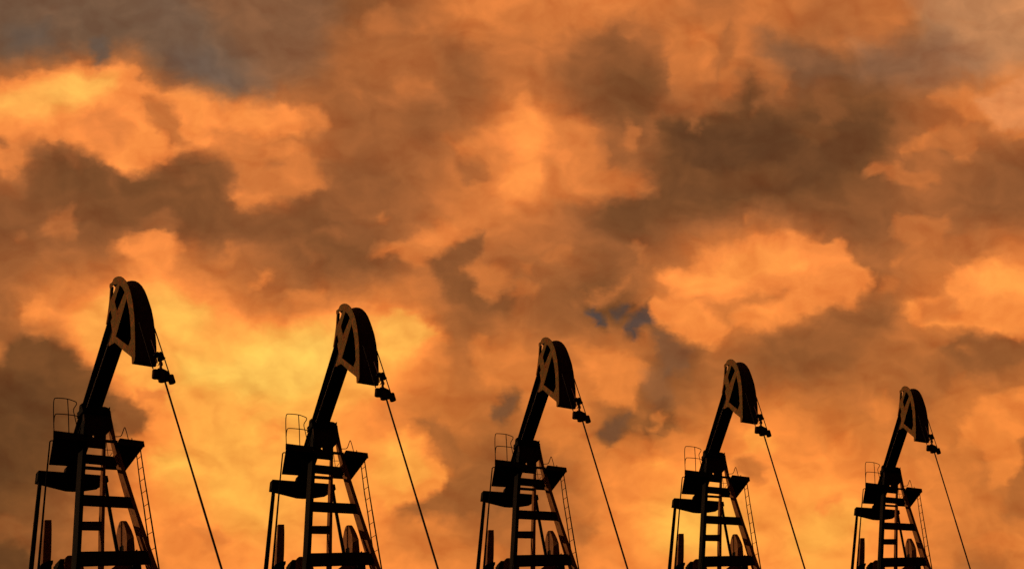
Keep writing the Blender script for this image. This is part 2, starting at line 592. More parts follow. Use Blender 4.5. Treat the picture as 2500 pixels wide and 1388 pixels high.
    rail([([zD(*p) for p in [(206, 1000), (196, 720), (190, 450), (192, 330), (208, 215), (255, 208), (340, 210), (530, 228), (630, 262), (735, 300), (752, 340), (735, 385),
                             (680, 460), (672, 520), (690, 590), (715, 700), (745, 830), (785, 1050)]], 2),
          ([zD(*p) for p in [(204, 800), (208, 690), (235, 595), (290, 592), (400, 597), (550, 610), (700, 630), (775, 648), (830, 700)]], 2),
          ([zD(*p) for p in [(530, 230), (552, 600), (566, 1045)]], 0)], 1.2, PN)
    rail([([zE(*p) for p in [(1070, 246), (1160, 248), (1220, 240), (1250, 205), (1275, 130), (1300, 50), (1322, 14), (1345, 80), (1380, 200), (1407, 310)]], 1),
          ([zE(*p) for p in [(1488, 283), (1500, 330)]], 0)], 1.1, PN)

    def PB(p): return PD(p, 96)
    rail([([zE(*p) for p in [(868, 330), (884, 440), (925, 740)]], 0),
          ([zE(*p) for p in [(850, 569), (1030, 571)]], 0),
          ([zE(*p) for p in [(950, 735), (1020, 640)]], 0)], 0.8, PB)

    # ---------------- pole on the left, ladder on the right
    m = MB()
    top = PH((122.6, 1077), HP)
    dd = top.y
    pl = [PH((128.5, 1075.2), HP), PD((124, 1075), dd), PD((121, 1077.5), dd), PD((119.6, 1092), dd), PD((114.2, 1150), dd), PD((106.6, 1240), dd), PD((94.6, 1388), dd)]
    e2 = pl[-1] + (pl[-1] - pl[-2]) * ((GROUND - pl[-1].z) / (pl[-1].z - pl[-2].z))
    m.tube(pl + [e2], 2.2, 8, [1.6, 1.7, 1.9, 2.0, 2.2, 2.7, 3.7, 3.7])
    m.build('support_pole', 'black', root, smooth=True)

    lad = None
    d1, d2 = PH((342, 1097), HP).y, PH((332.4, 1112), HP).y
    outer_l = [(342, 1097), (342.2, 1101), (354.1, 1180), (363.9, 1240), (387.3, 1383)]
    inner_l = [(332.4, 1111), (332.8, 1113.5), (341, 1180), (350.9, 1240), (359.5, 1303), (372.5, 1388)]
    m = MB()
    P = [PD(p, d1) for p in outer_l]
    P.append(P[-1] + (P[-1] - P[-2]) * ((GROUND - P[-1].z) / (P[-1].z - P[-2].z)))
    m.tube(P, 1.7, 8, [1.3, 1.5, 1.6, 1.9, 2.1, 2.3])
    lad = m.build('ladder', 'black', root, smooth=True)
    m = MB()
    P2 = [PD(p, d2) for p in inner_l]
    P2.append(P2[-1] + (P2[-1] - P2[-2]) * ((GROUND - P2[-1].z) / (P2[-1].z - P2[-2].z)))
    m.tube(P2, 1.5, 8, [1.2, 1.3, 1.5, 1.7, 1.7, 1.7, 1.7])
    m.build('rail', 'black', lad, smooth=True)

    def px_on(tab, y):
        return float(np.interp(y, [p[1] for p in tab], [p[0] for p in tab]))
    ys = [1112, 1138, 1166.5, 1195.5, 1227.6, 1261, 1296.4, 1335.4]
    for i, y in enumerate(ys):
        dy = 8.3 - 0.3 * i * 0.4
        m = MB()
        m.tube([PD((px_on(outer_l, y), y), d1), PD((px_on(inner_l, y + dy), y + dy), d2)], 0.9, 6)
        m.build('rung', 'black', lad)
    return root


# ------------------------------------------------------------------ place the five jacks
first = make_jack()


def copy_tree(o, parent=None):
    c = o.copy()
    COL.objects.link(c)
    if parent:
        c.parent = parent
    for ch in list(o.children):
        copy_tree(ch, c)
    return c


ROW = [(287.0, 1.0, 'largest and nearest rusty pump jack at the left end of the row'),
       (840.0, 0.906, 'second largest pump jack, standing before the brightest yellow patch of cloud'),
       (1333.0, 0.790, 'middle pump jack of the row, its horsehead below the dark blue gap in the clouds'),
       (1785.0, 0.7145, 'second smallest pump jack, just left of the smallest one at the right end'),
       (2212.0, 0.622, 'smallest and farthest pump jack at the right end of the row')]
ray0 = VIEW.copy()
bases = []
for i, (px, s, lab) in enumerate(ROW):
    o = first if i == 0 else copy_tree(first)
    d = FWD * FPX + RIGHT * (px - 1250.0) - UPV * (AY - 694.0)
    anchor = d * (KPX / s)                     # depth along the optical axis = FPX*KPX/s
    q = ray0.rotation_difference(d.normalized())
    o.rotation_euler = q.to_euler()
    o.location = anchor + q @ (BASE * KPX)
    o['label'] = lab
    o['category'] = 'pump jack'
    o['group'] = 'pump jacks in a row on the hillside'
    bases.append(o.location.copy())

# ------------------------------------------------------------------ ground: one hillside sheet
slope = (bases[-1].z - bases[0].z) / (bases[-1].y - bases[0].y)


def terrain(x, y):
    zl = bases[0].z + slope * (y - bases[0].y) - 0.6
    z0 = -1.7
    t = min(1, max(0, (y - 4) / 16.0))
    t = t * t * (3 - 2 * t)
    z = z0 * (1 - t) + min(zl, bases[-1].z + 6) * t if y < 40 else min(zl, bases[-1].z + 4)
    z += 0.35 * math.sin(x * 0.13 + y * 0.07) * math.sin(y * 0.11 - x * 0.05) - 0.35
    for b in bases:
        r = math.hypot(x - b.x, y - b.y)
        w = min(1, max(0, (14 - r) / 8.0))
        w = w * w * (3 - 2 * w)
        z = z * (1 - w) + (b.z) * w
    return z


def axis(lo, hi, step, far):
    a = list(np.arange(lo, hi + .01, step))
    k = step
    x = a[0]
    pre = []
    while x > -far:
        k *= 1.5
        x -= k
        pre.append(x)
    x = a[-1]
    k = step
    post = []
    while x < far:
        k *= 1.5
        x += k
        post.append(x)
    return pre[::-1] + a + post


gx, gy = axis(-70, 90, 2.5, 4000), axis(-10, 270, 2.5, 4000)
bm = bmesh.new()
vs = [[bm.verts.new((x, y, terrain(x, y))) for x in gx] for y in gy]
for j in range(len(gy) - 1):
    for i in range(len(gx) - 1):
        bm.faces.new((vs[j][i], vs[j][i + 1], vs[j + 1][i + 1], vs[j + 1][i]))
me = bpy.data.meshes.new('ground')
bm.to_mesh(me)
bm.free()
me.polygons.foreach_set('use_smooth', [True] * len(me.polygons))
gm = metal('dry_hillside_soil', [(0.05, 0.034, 0.02), (0.09, 0.06, 0.035), (0.13, 0.09, 0.05)], 0.35, 0.95, 0.05, False, 0.6)
me.materials.append(gm)
g = bpy.data.objects.new('ground', me)
COL.objects.link(g)
g['kind'] = 'structure'
g['label'] = 'dry brown hillside the pump jacks stand on'
g['category'] = 'ground'

# ------------------------------------------------------------------ sun: low, off to the left
sun_el, sun_az = R(11.0), R(-82.0)           # azimuth measured from +Y towards +X
sd = Vector((math.sin(sun_az) * math.cos(sun_el), math.cos(sun_az) * math.cos(sun_el), math.sin(sun_el)))
sl = bpy.data.lights.new('sun', 'SUN')
sl.energy = 1.7
sl.angle = R(0.5)
sl.color = (1.0, 0.62, 0.34)
so = bpy.data.objects.new('sun', sl)
COL.objects.link(so)
so.location = (-40, 20, 60)
so.rotation_euler = sd.to_track_quat('Z', 'Y').to_euler()

# ------------------------------------------------------------------ sky
# tones from darkest cloud to brightest (sRGB)
TONES = np.array([(60, 37, 21), (99, 62, 35), (120, 74, 40), (142, 85, 46), (165, 97, 51), (186, 107, 54), (207, 118, 57), (226, 129, 62),
                  (245, 140, 66), (255, 150, 70), (255, 166, 76), (255, 184, 84), (255, 200, 95)], float)
XS = [125 * i for i in range(21)]
YS = [126.2 * j for j in range(12)]
CLOUD = '''2 2.3 2.3 2.5 3 3 2.6 2.8 4 6.5 6.5 6.5 7 6 4.5 6.3 5 5.3 5.6 5.2 7
2 3 2.2 2.5 2.5 2.8 3.3 4.3 4.5 4.6 5.3 5 3.2 4.5 6.5 4 4 4.5 4.5 5 5.3
9 10.3 9.5 7 7.5 7 4.5 3.8 4.3 3.7 5.5 4.6 2.2 3 4.5 3.5 2.2 2.3 4 5.5 6.8
6.5 4 6 5 5.5 6 5 3.8 4 5 7.5 7 4.5 2.3 1 1 1.3 2.3 4.3 3.8 3.5
2.8 3 2.2 2.2 2.5 5 3 3.5 4 6 6.5 4.7 2 2 2.3 2.8 2.3 2.8 3.7 3.2 3
3.5 4 4.5 7 5 4.5 3 3 4.7 5 4.5 4.3 3.2 4.5 7 8.3 7.3 4 5.3 5.5 7.3
4 7 9 9.5 8.8 6.5 6 7 6.5 3.5 4.3 3.3 2.6 6.3 7.3 7 6 4.3 6 7.4 8.3
3 2 7.5 10.3 11.7 12 12 10.6 8.5 5 6.3 6 6.3 3.5 4.3 3.3 3.7 4.4 4.4 3.6 4.6
1 1.2 4 8 10.3 10.8 10.6 8.6 6.3 5.5 5 7.3 4 4.5 6 7.3 6 5.5 5 7.2 6.3
1.3 2 4 9 10.3 10.3 9.8 9.4 8.5 4.5 3.5 5 7.3 8 8.5 8.3 8.3 7.5 6.5 6 4.2
2 3.2 5 8.5 9.5 10.4 9.8 9.3 6 5 4.3 5 8 10.3 10.7 9.4 9.8 9.3 7.4 6.5 6
1.5 3.5 4.5 7 8 8.5 9 8.3 7.4 7 5.5 6 8 9 9.8 9 9.8 8.8 7.3 5.2 6.3'''
# cloud shapes: tone, edge softness, opacity, outline (in degrees-like sky units, 2500 across the view)
SHAPES = [
    # -- upper left bright bank and its dark underside
    (4.6, 40, .8, [(-40, 160), (60, 130), (150, 140), (230, 170), (200, 210), (-40, 215)]),
    (5.2, 30, .8, [(130, 175), (165, 110), (215, 100), (225, 150), (220, 180)]),
    (5.4, 32, .85, [(240, 175), (272, 112), (320, 92), (352, 130), (338, 200)]),
    (8.2, 22, .95, [(-40, 205), (60, 186), (130, 172), (190, 152), (220, 160), (235, 176), (262, 160), (300, 152), (335, 162), (328, 188), (385, 205), (392, 228), (440, 208), (490, 228), (530, 262), (600, 246), (650, 242), (700, 250), (735, 300), (740, 340), (640, 330), (600, 320), (520, 350), (440, 372), (400, 395), (330, 420), (285, 428), (262, 400), (210, 390), (200, 360), (120, 352), (70, 330), (30, 300), (-40, 290)]),
    (10.6, 45, .95, [(-40, 225), (60, 210), (150, 178), (240, 168), (300, 180), (290, 225), (220, 260), (120, 290), (60, 280), (-40, 285)]),
    (11.3, 35, .6, [(110, 215), (220, 190), (260, 205), (200, 235), (130, 245)]),
    (6.0, 34, .6, [(205, 275), (255, 262), (285, 275), (320, 305), (300, 345), (250, 355), (215, 335), (195, 305)]),
    (5.2, 22, .8, [(350, 235), (420, 245), (440, 320), (470, 345), (410, 355), (375, 320)]),
    (8.9, 20, .9, [(268, 398), (300, 362), (330, 320), (365, 305), (400, 330), (400, 355), (340, 415), (288, 428)]),
    (9.0, 20, .8, [(410, 225), (455, 212), (500, 260), (500, 290), (480, 320), (460, 280)]),
    (9.0, 25, .7, [(550, 262), (620, 258), (660, 290), (640, 320), (580, 300)]),
    (5.8, 25, .7, [(505, 300), (570, 310), (600, 345), (520, 350)]),
    (7.0, 16, .8, [(-30, 330), (25, 345), (60, 365), (75, 395), (50, 420), (-30, 430)]),
    (3.5, 18, .7, [(-30, 312), (15, 330), (25, 350), (-30, 360)]),
    (2.3, 34, .92, [(85, 370), (140, 360), (205, 378), (215, 392), (250, 392), (270, 422), (300, 432), (345, 424), (410, 398), (445, 372), (500, 385), (550, 400), (575, 440), (540, 470), (560, 500), (440, 560), (300, 540), (220, 500), (60, 500), (75, 440)]),
    (1.8, 30, .7, [(130, 395), (250, 410), (370, 430), (380, 480), (260, 490), (150, 460)]),
    (6.2, 22, .9, [(560, 365), (700, 345), (750, 360), (795, 440), (790, 465), (700, 490), (620, 510), (590, 500), (555, 470), (600, 455)]),
    (7.4, 14, .8, [(555, 470), (600, 478), (640, 465), (660, 480), (595, 516)]),
    (8.2, 30, .6, [(700, 270), (760, 270), (800, 310), (770, 330), (720, 320)]),
    (2.3, 40, .8, [(180, 480), (400, 470), (560, 500), (700, 540), (640, 600), (500, 590), (300, 560)]),
    # -- small wisps centre left
    (5.0, 22, .8, [(90, 560), (110, 525), (170, 500), (185, 550), (190, 580), (140, 580)]),
    (8.3, 26, .9, [(270, 600), (330, 580), (415, 572), (445, 600), (435, 650), (400, 668), (340, 645), (310, 625)]),
    (6.0, 22, .7, [(515, 650), (550, 620), (575, 590), (590, 620), (550, 670)]),
    (7.6, 14, .85, [(605, 705), (625, 690), (648, 655), (662, 665), (645, 690), (620, 708)]),
    (5.2, 14, .8, [(765, 567), (800, 560), (840, 565), (830, 590), (780, 578)]),
    (5.0, 14, .7, [(715, 590), (740, 595), (760, 620), (795, 615), (780, 635), (745, 645), (735, 610)]),
    (5.8, 12, .8, [(910, 515), (925, 515), (940, 540), (915, 540)]),
    (2.5, 50, .7, [(640, 520), (760, 500), (900, 590), (1000, 640), (960, 680), (780, 650), (660, 600)]),
    # -- centre mass
    (6.6, 24, .9, [(1040, 560), (1080, 535), (1150, 510), (1200, 530), (1140, 580), (1080, 625), (1020, 650), (960, 622), (900, 605), (1000, 590)]),
    (7.6, 20, .8, [(1020, 600), (1060, 560), (1100, 540), (1130, 560), (1100, 600), (1050, 610)]),
    (2.7, 24, .9, [(1040, 640), (1100, 610), (1150, 580), (1180, 565), (1190, 600), (1140, 650), (1180, 690), (1260, 720), (1240, 760), (1160, 760), (1080, 720)]),
    (5.9, 18, .85, [(1120, 650), (1165, 640), (1230, 660), (1240, 690), (1200, 730), (1160, 715), (1175, 690)]),
    (6.6, 45, .8, [(1180, 320), (1230, 250), (1330, 250), (1400, 330), (1350, 500), (1190, 500), (1190, 420)]),
    (9.0, 34, .95, [(1230, 320), (1255, 260), (1285, 246), (1325, 272), (1348, 310), (1342, 350), (1322, 372), (1318, 400), (1325, 440), (1300, 480), (1240, 490), (1205, 460), (1225, 420), (1265, 390), (1262, 350)]),
    (6.8, 32, .8, [(1340, 280), (1420, 290), (1460, 310), (1440, 360), (1480, 400), (1560, 420), (1600, 470), (1480, 490), (1350, 480), (1320, 400)]),
    (6.6, 34, .7, [(1100, 340), (1180, 330), (1200, 380), (1150, 385)]),
    (3.2, 40, .7, [(960, 290), (1060, 230), (1090, 300), (1060, 360), (990, 340)]),
    (3.0, 40, .7, [(800, 400), (900, 380), (960, 450), (920, 500), (820, 470)]),
    (3.2, 40, .7, [(1070, 110), (1130, 120), (1180, 170), (1160, 230), (1100, 190)]),
    (7.0, 28, .7, [(1145, 15), (1250, -30), (1200, 40), (1160, 40)]),
    (6.6, 35, .7, [(1400, 20), (1500, 20), (1470, 70), (1410, 70)]),
    # -- dark brown region right of centre
    (2.8, 62, .9, [(1360, 170), (1430, 110), (1500, 60), (1540, 60), (1560, 110), (1620, 150), (1640, 200), (1630, 250), (1580, 260), (1540, 310), (1480, 260), (1420, 240)]),
    (2.0, 50, .75, [(1480, 190), (1560, 160), (1620, 170), (1635, 210), (1615, 240), (1550, 290), (1500, 250)]),
    (5.9, 24, .9, [(1610, 85), (1660, 50), (1720, 58), (1755, 75), (1770, 70), (1750, 120), (1735, 140), (1730, 190), (1725, 240), (1715, 300), (1690, 270), (1650, 230), (1640, 200), (1640, 150)]),
    (7.0, 22, .7, [(1680, 75), (1730, 70), (1730, 110), (1690, 120)]),
    (3.9, 44, .75, [(1620, 215), (1700, 200), (1745, 215), (1740, 300), (1620, 300)]),
    (4.4, 22, .8, [(1730, 210), (1770, 200), (1770, 250), (1720, 290), (1700, 260)]),
    (1.4, 34, .9, [(1600, 290), (1660, 285), (1700, 290), (1750, 270), (1800, 250), (1830, 190), (1850, 210), (1860, 260), (1900, 280), (2000, 260), (2060, 190), (2160, 200), (2160, 270), (2180, 340), (2100, 400), (2000, 440), (1880, 470), (1700, 480), (1620, 400)]),
    (.9, 36, .8, [(1630, 300), (1800, 300), (1900, 290), (1950, 360), (1860, 410), (1700, 400), (1650, 350)]),
    (4.9, 14, .9, [(1830, 160), (1870, 145), (1905, 142), (1940, 170), (1925, 225), (1905, 230), (1900, 200), (1870, 205), (1850, 190)]),
    (3.7, 16, .7, [(1570, 330), (1580, 265), (1620, 252), (1605, 290), (1590, 350), (1560, 380)]),
    (4.0, 24, .7, [(1780, 40), (1800, 130), (1760, 200), (1740, 160), (1760, 80)]),
    (5.6, 26, .8, [(1870, 10), (1950, -20), (1940, 30), (1915, 80), (1890, 60)]),
    (5.4, 36, .5, [(2130, 0), (2300, -20), (2500, -20), (2500, 120), (2300, 110), (2150, 70)]),
    (6.3, 16, .7, [(2330, 50), (2380, 36), (2390, 45), (2350, 58)]),
    (7.6, 22, .8, [(2440, 15), (2520, -20), (2520, 30), (2470, 30)]),
    (3.0, 36, .7, [(2130, 150), (2230, 120), (2260, 150), (2200, 190), (2140, 200)]),
    (6.5, 20, .9, [(2260, 250), (2300, 215), (2370, 215), (2420, 240), (2430, 180), (2490, 145), (2530, 160), (2530, 350), (2480, 330), (2400, 290), (2360, 290), (2330, 260)]),
    (7.4, 20, .7, [(2370, 245), (2460, 250), (2480, 290), (2420, 290)]),
    (5.3, 16, .9, [(2188, 380), (2190, 355), (2210, 362), (2270, 310), (2320, 285), (2390, 310), (2400, 350), (2370, 395), (2330, 380), (2310, 350), (2260, 360), (2210, 380)]),
    (6.2, 10, .7, [(2195, 378), (2240, 340), (2290, 305), (2300, 315), (2250, 355), (2210, 380)]),
    (5.2, 14, .95, [(2100, 415), (2125, 393), (2180, 392), (2210, 410), (2290, 420), (2310, 425), (2260, 450), (2240, 465), (2190, 450), (2150, 430)]),
    (3.5, 14, .7, [(2300, 350), (2340, 370), (2330, 395), (2290, 390)]),
    (2.6, 40, .7, [(1960, 480), (2150, 470), (2170, 560), (2090, 600), (1990, 560)]),
    (3.4, 30, .7, [(2180, 60), (2260, 30), (2330, 80), (2300, 130), (2200, 130)]),
    (6.0, 22, .6, [(2040, 90), (2150, 60), (2160, 100), (2080, 120)]),
    (3.4, 20, .6, [(1990, 200), (2040, 210), (2060, 280), (2010, 310), (1990, 260)]),
    (3.4, 16, .7, [(1480, 340), (1520, 335), (1530, 400), (1490, 410)]),
    (5.6, 16, .7, [(1530, 300), (1560, 310), (1550, 370), (1520, 360)]),
    # -- bright cloud right of centre
    (8.0, 14, .97, [(1605, 672), (1640, 655), (1700, 640), (1710, 615), (1770, 605), (1830, 580), (1900, 570), (1945, 560), (1985, 585), (2060, 595), (2085, 640), (2130, 665), (2125, 690), (2080, 735), (2020, 755), (1960, 770), (1890, 800), (1830, 810), (1790, 790), (1770, 830), (1735, 845), (1700, 825), (1640, 810), (1595, 780), (1600, 745), (1650, 725), (1640, 700)]),
    (9.5, 28, .8, [(1640, 675), (1720, 660), (1780, 620), (1900, 590), (1950, 610), (1960, 650), (1860, 670), (1760, 700), (1680, 705)]),
    (5.6, 20, .75, [(1690, 725), (1760, 735), (1830, 715), (1930, 695), (1900, 720), (1790, 750), (1780, 800), (1755, 770)]),
    (8.7, 22, .7, [(1640, 750), (1690, 735), (1740, 775), (1730, 810), (1660, 790)]),
    (8.4, 20, .7, [(1790, 765), (1850, 745), (1900, 740), (1880, 790), (1810, 800)]),
    (6.0, 16, .8, [(2140, 690), (2200, 675), (2180, 705), (2140, 715)]),
    (5.6, 20, .8, [(2165, 560), (2190, 530), (2320, 530), (2310, 580), (2300, 610), (2240, 620), (2200, 600)]),
    (6.2, 16, .7, [(2180, 635), (2215, 620), (2210, 650), (2180, 655)]),
    (5.2, 20, .8, [(2310, 600), (2350, 570), (2455, 560), (2430, 610), (2350, 640)]),
    (8.6, 18, .95, [(2320, 660), (2370, 650), (2400, 632), (2450, 640), (2530, 650), (2530, 820), (2450, 815), (2380, 795), (2260, 800), (2200, 760), (2210, 735), (2300, 720)]),
    (9.6, 26, .8, [(2380, 665), (2430, 650), (2530, 670), (2530, 720), (2440, 720)]),
    (6.4, 22, .7, [(2240, 740), (2330, 720), (2350, 770), (2260, 790)]),
    (3.2, 22, .9, [(2300, 850), (2350, 810), (2420, 820), (2530, 840), (2530, 870), (2450, 895), (2390, 905), (2340, 890)]),
    (5.2, 12, .6, [(2330, 845), (2370, 840), (2370, 855), (2340, 858)]),
    (3.0, 34, .8, [(1860, 810), (1960, 790), (2060, 740), (2170, 735), (2190, 790), (2100, 830), (2080, 900), (1960, 900), (1880, 880)]),
    (2.7, 44, .75, [(2040, 150), (2150, 140), (2180, 240), (2080, 270), (2030, 230)]),
    (2.2, 26, .6, [(1640, 400), (1760, 420), (1900, 400), (1960, 440), (1800, 470), (1660, 450)]),
    (2.4, 18, .6, [(1930, 330), (2000, 300), (2040, 330), (1980, 370)]),
    # -- puffs inside the golden bank
    (7.6, 40, .7, [(390, 1260), (480, 1240), (520, 1300), (440, 1350), (390, 1330)]),
    (6.8, 24, .7, [(470, 1290), (540, 1280), (565, 1330), (500, 1352)]),
    (8.4, 26, .6, [(420, 970), (505, 955), (485, 1030), (430, 1042)]),
    (11.3, 34, .7, [(360, 1110), (440, 1090), (470, 1140), (420, 1170), (370, 1150)]),
    (10.8, 28, .6, [(500, 1160), (600, 1150), (590, 1220), (520, 1232)]),
    (8.8, 26, .6, [(640, 1040), (700, 1020), (690, 1080), (640, 1090)]),
    (8.6, 22, .7, [(560, 1012), (640, 958), (655, 1000), (590, 1042)]),
    (9.0, 22, .6, [(840, 1010), (900, 990), (890, 1060), (850, 1080)]),
    (11.3, 26, .6, [(730, 962), (800, 930), (792, 980), (740, 1000)]),
    (8.8, 24, .6, [(470, 800), (560, 770), (600, 800), (520, 840)]),
    (8.6, 24, .6, [(640, 900), (720, 890), (700, 940), (640, 950)]),
    (7.4, 26, .6, [(700, 715), (790, 705), (800, 740), (720, 752)]),
    (8.2, 22, .6, [(880, 1290), (940, 1270), (950, 1320), (890, 1340)]),
    (7.6, 22, .6, [(1500, 1180), (1560, 1160), (1570, 1210), (1510, 1220)]),
    (7.2, 22, .6, [(2200, 1150), (2270, 1130), (2280, 1200), (2210, 1210)]),
    (8.4, 22, .6, [(2020, 1080), (2080, 1060), (2090, 1110), (2030, 1120)]),
    (3.6, 22, .7, [(-30, 1272), (40, 1258), (92, 1290), (60, 1322), (-30, 1312)]),
    (0.8, 20, .7, [(-30, 1342), (60, 1335), (84, 1388), (-30, 1410)]),
    (3.0, 18, .6, [(10, 1100), (60, 1080), (90, 1120), (40, 1150)]),
    (3.2, 14, .7, [(150, 900), (185, 880), (200, 905), (170, 930)]),
    # -- small wisps all over
    (3.6, 20, .7, [(85, 20), (130, 18), (138, 40), (90, 46)]),
    (3.5, 20, .6, [(400, 78), (445, 70), (450, 95), (405, 98)]),
    (3.4, 14, .7, [(150, 372), (200, 385), (198, 422), (172, 405)]),
    (3.0, 18, .6, [(255, 410), (290, 430), (285, 470), (262, 450)]),
    (3.0, 18, .6, [(420, 430), (470, 425), (480, 450), (430, 455)]),
    (6.2, 18, .7, [(742, 292), (765, 262), (790, 290), (802, 322), (760, 322)]),
    (7.2, 20, .6, [(620, 350), (700, 352), (745, 362), (742, 385), (660, 385)]),
    (6.6, 16, .7, [(690, 415), (735, 405), (780, 440), (770, 466), (700, 462)]),
    (4.4, 18, .6, [(655, 390), (700, 395), (690, 412), (650, 408)]),
    (5.0, 30, .6, [(890, 20), (960, 15), (970, 80), (900, 85)]),
    (5.3, 22, .6, [(1000, 60), (1035, 52), (1045, 85), (1005, 88)]),
    (5.3, 28, .6, [(950, 200), (1050, 185), (1075, 215), (985, 240)]),
    (4.7, 18, .6, [(865, 230), (885, 215), (892, 245), (868, 252)]),
    (7.0, 22, .7, [(1110, 350), (1185, 340), (1195, 368), (1120, 380)]),
    (3.7, 24, .6, [(1125, 395), (1180, 390), (1185, 440), (1130, 445)]),
    (6.2, 26, .6, [(1140, 65), (1185, 70), (1190, 115), (1150, 105)]),
    (6.4, 26, .6, [(1290, 30), (1380, 20), (1440, 30), (1380, 75), (1310, 110)]),
    (4.9, 22, .6, [(1510, 60), (1560, 50), (1570, 95), (1530, 105)]),
    (3.4, 34, .6, [(1390, 140), (1460, 120), (1470, 200), (1400, 210)]),
    (4.2, 12, .8, [(1672, 285), (1705, 285), (1712, 305), (1690, 318), (1678, 305)]),
    (3.2, 12, .7, [(1780, 240), (1810, 215), (1800, 260), (1785, 275)]),
    (3.4, 12, .7, [(1842, 250), (1862, 245), (1855, 275), (1844, 272)]),
    (2.6, 22, .7, [(1990, 265), (2060, 255), (2075, 285), (2000, 310)]),
    (4.7, 16, .6, [(30, 570), (62, 560), (58, 590), (34, 592)]),
    (4.2, 24, .6, [(330, 545), (400, 520), (445, 548), (380, 572)]),
    (5.3, 18, .7, [(1322, 628), (1400, 594), (1392, 640), (1345, 652)]),
    (5.5, 14, .7, [(1265, 655), (1300, 648), (1302, 680), (1270, 684)]),
    (5.6, 18, .7, [(1235, 690), (1320, 692), (1310, 722), (1240, 724)]),
    (4.8, 14, .8, [(1530, 592), (1550, 575), (1572, 608), (1592, 640), (1585, 668), (1560, 650), (1550, 615)]),
    (5.8, 10, .8, [(1808, 540), (1826, 530), (1834, 542), (1818, 550)]),
    (4.6, 16, .6, [(1830, 515), (1862, 510), (1860, 550), (1838, 560)]),
    (6.8, 20, .6, [(905, 600), (980, 590), (1010, 612), (940, 622)]),
    # -- blue gaps
    (5.0, 14, .8, [(1400, 745), (1440, 720), (1500, 700), (1540, 680), (1535, 700), (1490, 730), (1440, 740)]),
    (1.6, 16, .8, [(1425, 750), (1450, 742), (1480, 760), (1500, 742), (1540, 732), (1556, 742), (1540, 762), (1566, 760), (1592, 744), (1595, 790), (1620, 822), (1575, 806), (1552, 830), (1528, 818), (1538, 792), (1510, 792), (1484, 772), (1478, 810), (1460, 790), (1440, 770)]),
    (3.1, 24, .8, [(1590, 800), (1640, 820), (1720, 850), (1700, 900), (1650, 930), (1610, 910), (1600, 860)]),
    (3.6, 28, .55, [(1520, 900), (1600, 890), (1680, 930), (1640, 1000), (1580, 990), (1540, 960)]),
    (2.6, 18, .85, [(1460, 1060), (1500, 1020), (1540, 1005), (1570, 1020), (1540, 1060), (1500, 1090), (1470, 1090)]),
    (2.7, 16, .8, [(1575, 1020), (1620, 960), (1650, 990), (1660, 1040), (1600, 1070), (1560, 1070)]),
    (6.0, 12, .8, [(1598, 1005), (1620, 990), (1640, 1010), (1620, 1040), (1585, 1060), (1580, 1045), (1605, 1030)]),
    (2.6, 22, .8, [(1200, 1010), (1230, 960), (1270, 940), (1270, 1000), (1220, 1040)]),
    (6.5, 18, .85, [(1150, 830), (1180, 810), (1200, 835), (1280, 840), (1300, 870), (1250, 920), (1220, 960), (1180, 940), (1170, 900), (1150, 870)]),
    (7.4, 24, .85, [(1400, 850), (1470, 850), (1540, 870), (1590, 900), (1560, 960), (1550, 1000), (1500, 990), (1450, 970), (1420, 900)]),
    (6.6, 20, .7, [(1310, 1010), (1360, 980), (1390, 1030), (1400, 1080), (1360, 1110), (1340, 1060)]),
    # -- bright bank lower left
    (10.2, 40, .9, [(170, 800), (200, 740), (260, 700), (420, 690), (470, 730), (560, 790), (700, 790), (820, 760), (930, 750), (1000, 760), (1060, 800), (1075, 830), (1040, 850), (980, 900), (930, 980), (700, 1010), (500, 1050), (400, 1000), (330, 960), (260, 900), (195, 870)]),
    (12, 45, .85, [(440, 880), (560, 870), (640, 830), (760, 800), (830, 820), (800, 930), (700, 970), (540, 960), (450, 930)]),
    (11.2, 34, .8, [(360, 730), (440, 720), (500, 770), (470, 830), (390, 800)]),
    (10.8, 26, .9, [(930, 770), (980, 752), (1030, 775), (1065, 820), (1030, 840), (980, 870), (920, 890)]),
    (8.4, 26, .9, [(45, 750), (100, 725), (140, 740), (120, 770), (60, 775)]),
    (6.0, 16, .9, [(80, 800), (110, 785), (132, 805), (120, 825), (85, 820)]),
    (1.7, 22, .85, [(20, 830), (60, 810), (120, 830), (150, 850), (180, 870), (200, 900), (240, 910), (260, 960), (330, 990), (360, 1030), (340, 1060), (200, 1060), (0, 1100), (-40, 900), (10, 890)]),
    (1.0, 50, .8, [(-40, 920), (100, 930), (140, 1000), (80, 1150), (-40, 1200)]),
    (5.2, 20, .7, [(-40, 840), (10, 830), (15, 880), (-40, 890)]),
    (6.2, 18, .7, [(330, 940), (420, 950), (400, 985), (340, 975)]),
    (3.4, 22, .8, [(255, 985), (310, 960), (350, 1000), (370, 1030), (320, 1070), (280, 1060)]),
    # -- cloud edge right of the second jack
    (9.6, 16, .9, [(900, 1080), (960, 1050), (1000, 1055), (1030, 1070), (1040, 1100), (1080, 1120), (1092, 1150), (1075, 1190), (1060, 1215), (1010, 1240), (940, 1240), (900, 1180)]),
    (10.4, 26, .7, [(930, 1080), (990, 1070), (1040, 1120), (1060, 1160), (980, 1190), (920, 1150)]),
    (3.8, 22, .85, [(990, 1035), (1040, 1040), (1050, 1080), (1090, 1110), (1100, 1150), (1140, 1120), (1120, 1060), (1060, 1010)]),
    (3.6, 28, .85, [(1090, 1170), (1160, 1130), (1230, 1180), (1200, 1260), (1100, 1260), (1010, 1270), (965, 1240), (1040, 1220)]),
    (6.6, 24, .8, [(960, 1290), (1060, 1260), (1120, 1290), (1140, 1340), (1080, 1390), (980, 1350)]),
    (6.6, 18, .7, [(1195, 1310), (1230, 1315), (1240, 1350), (1200, 1370)]),
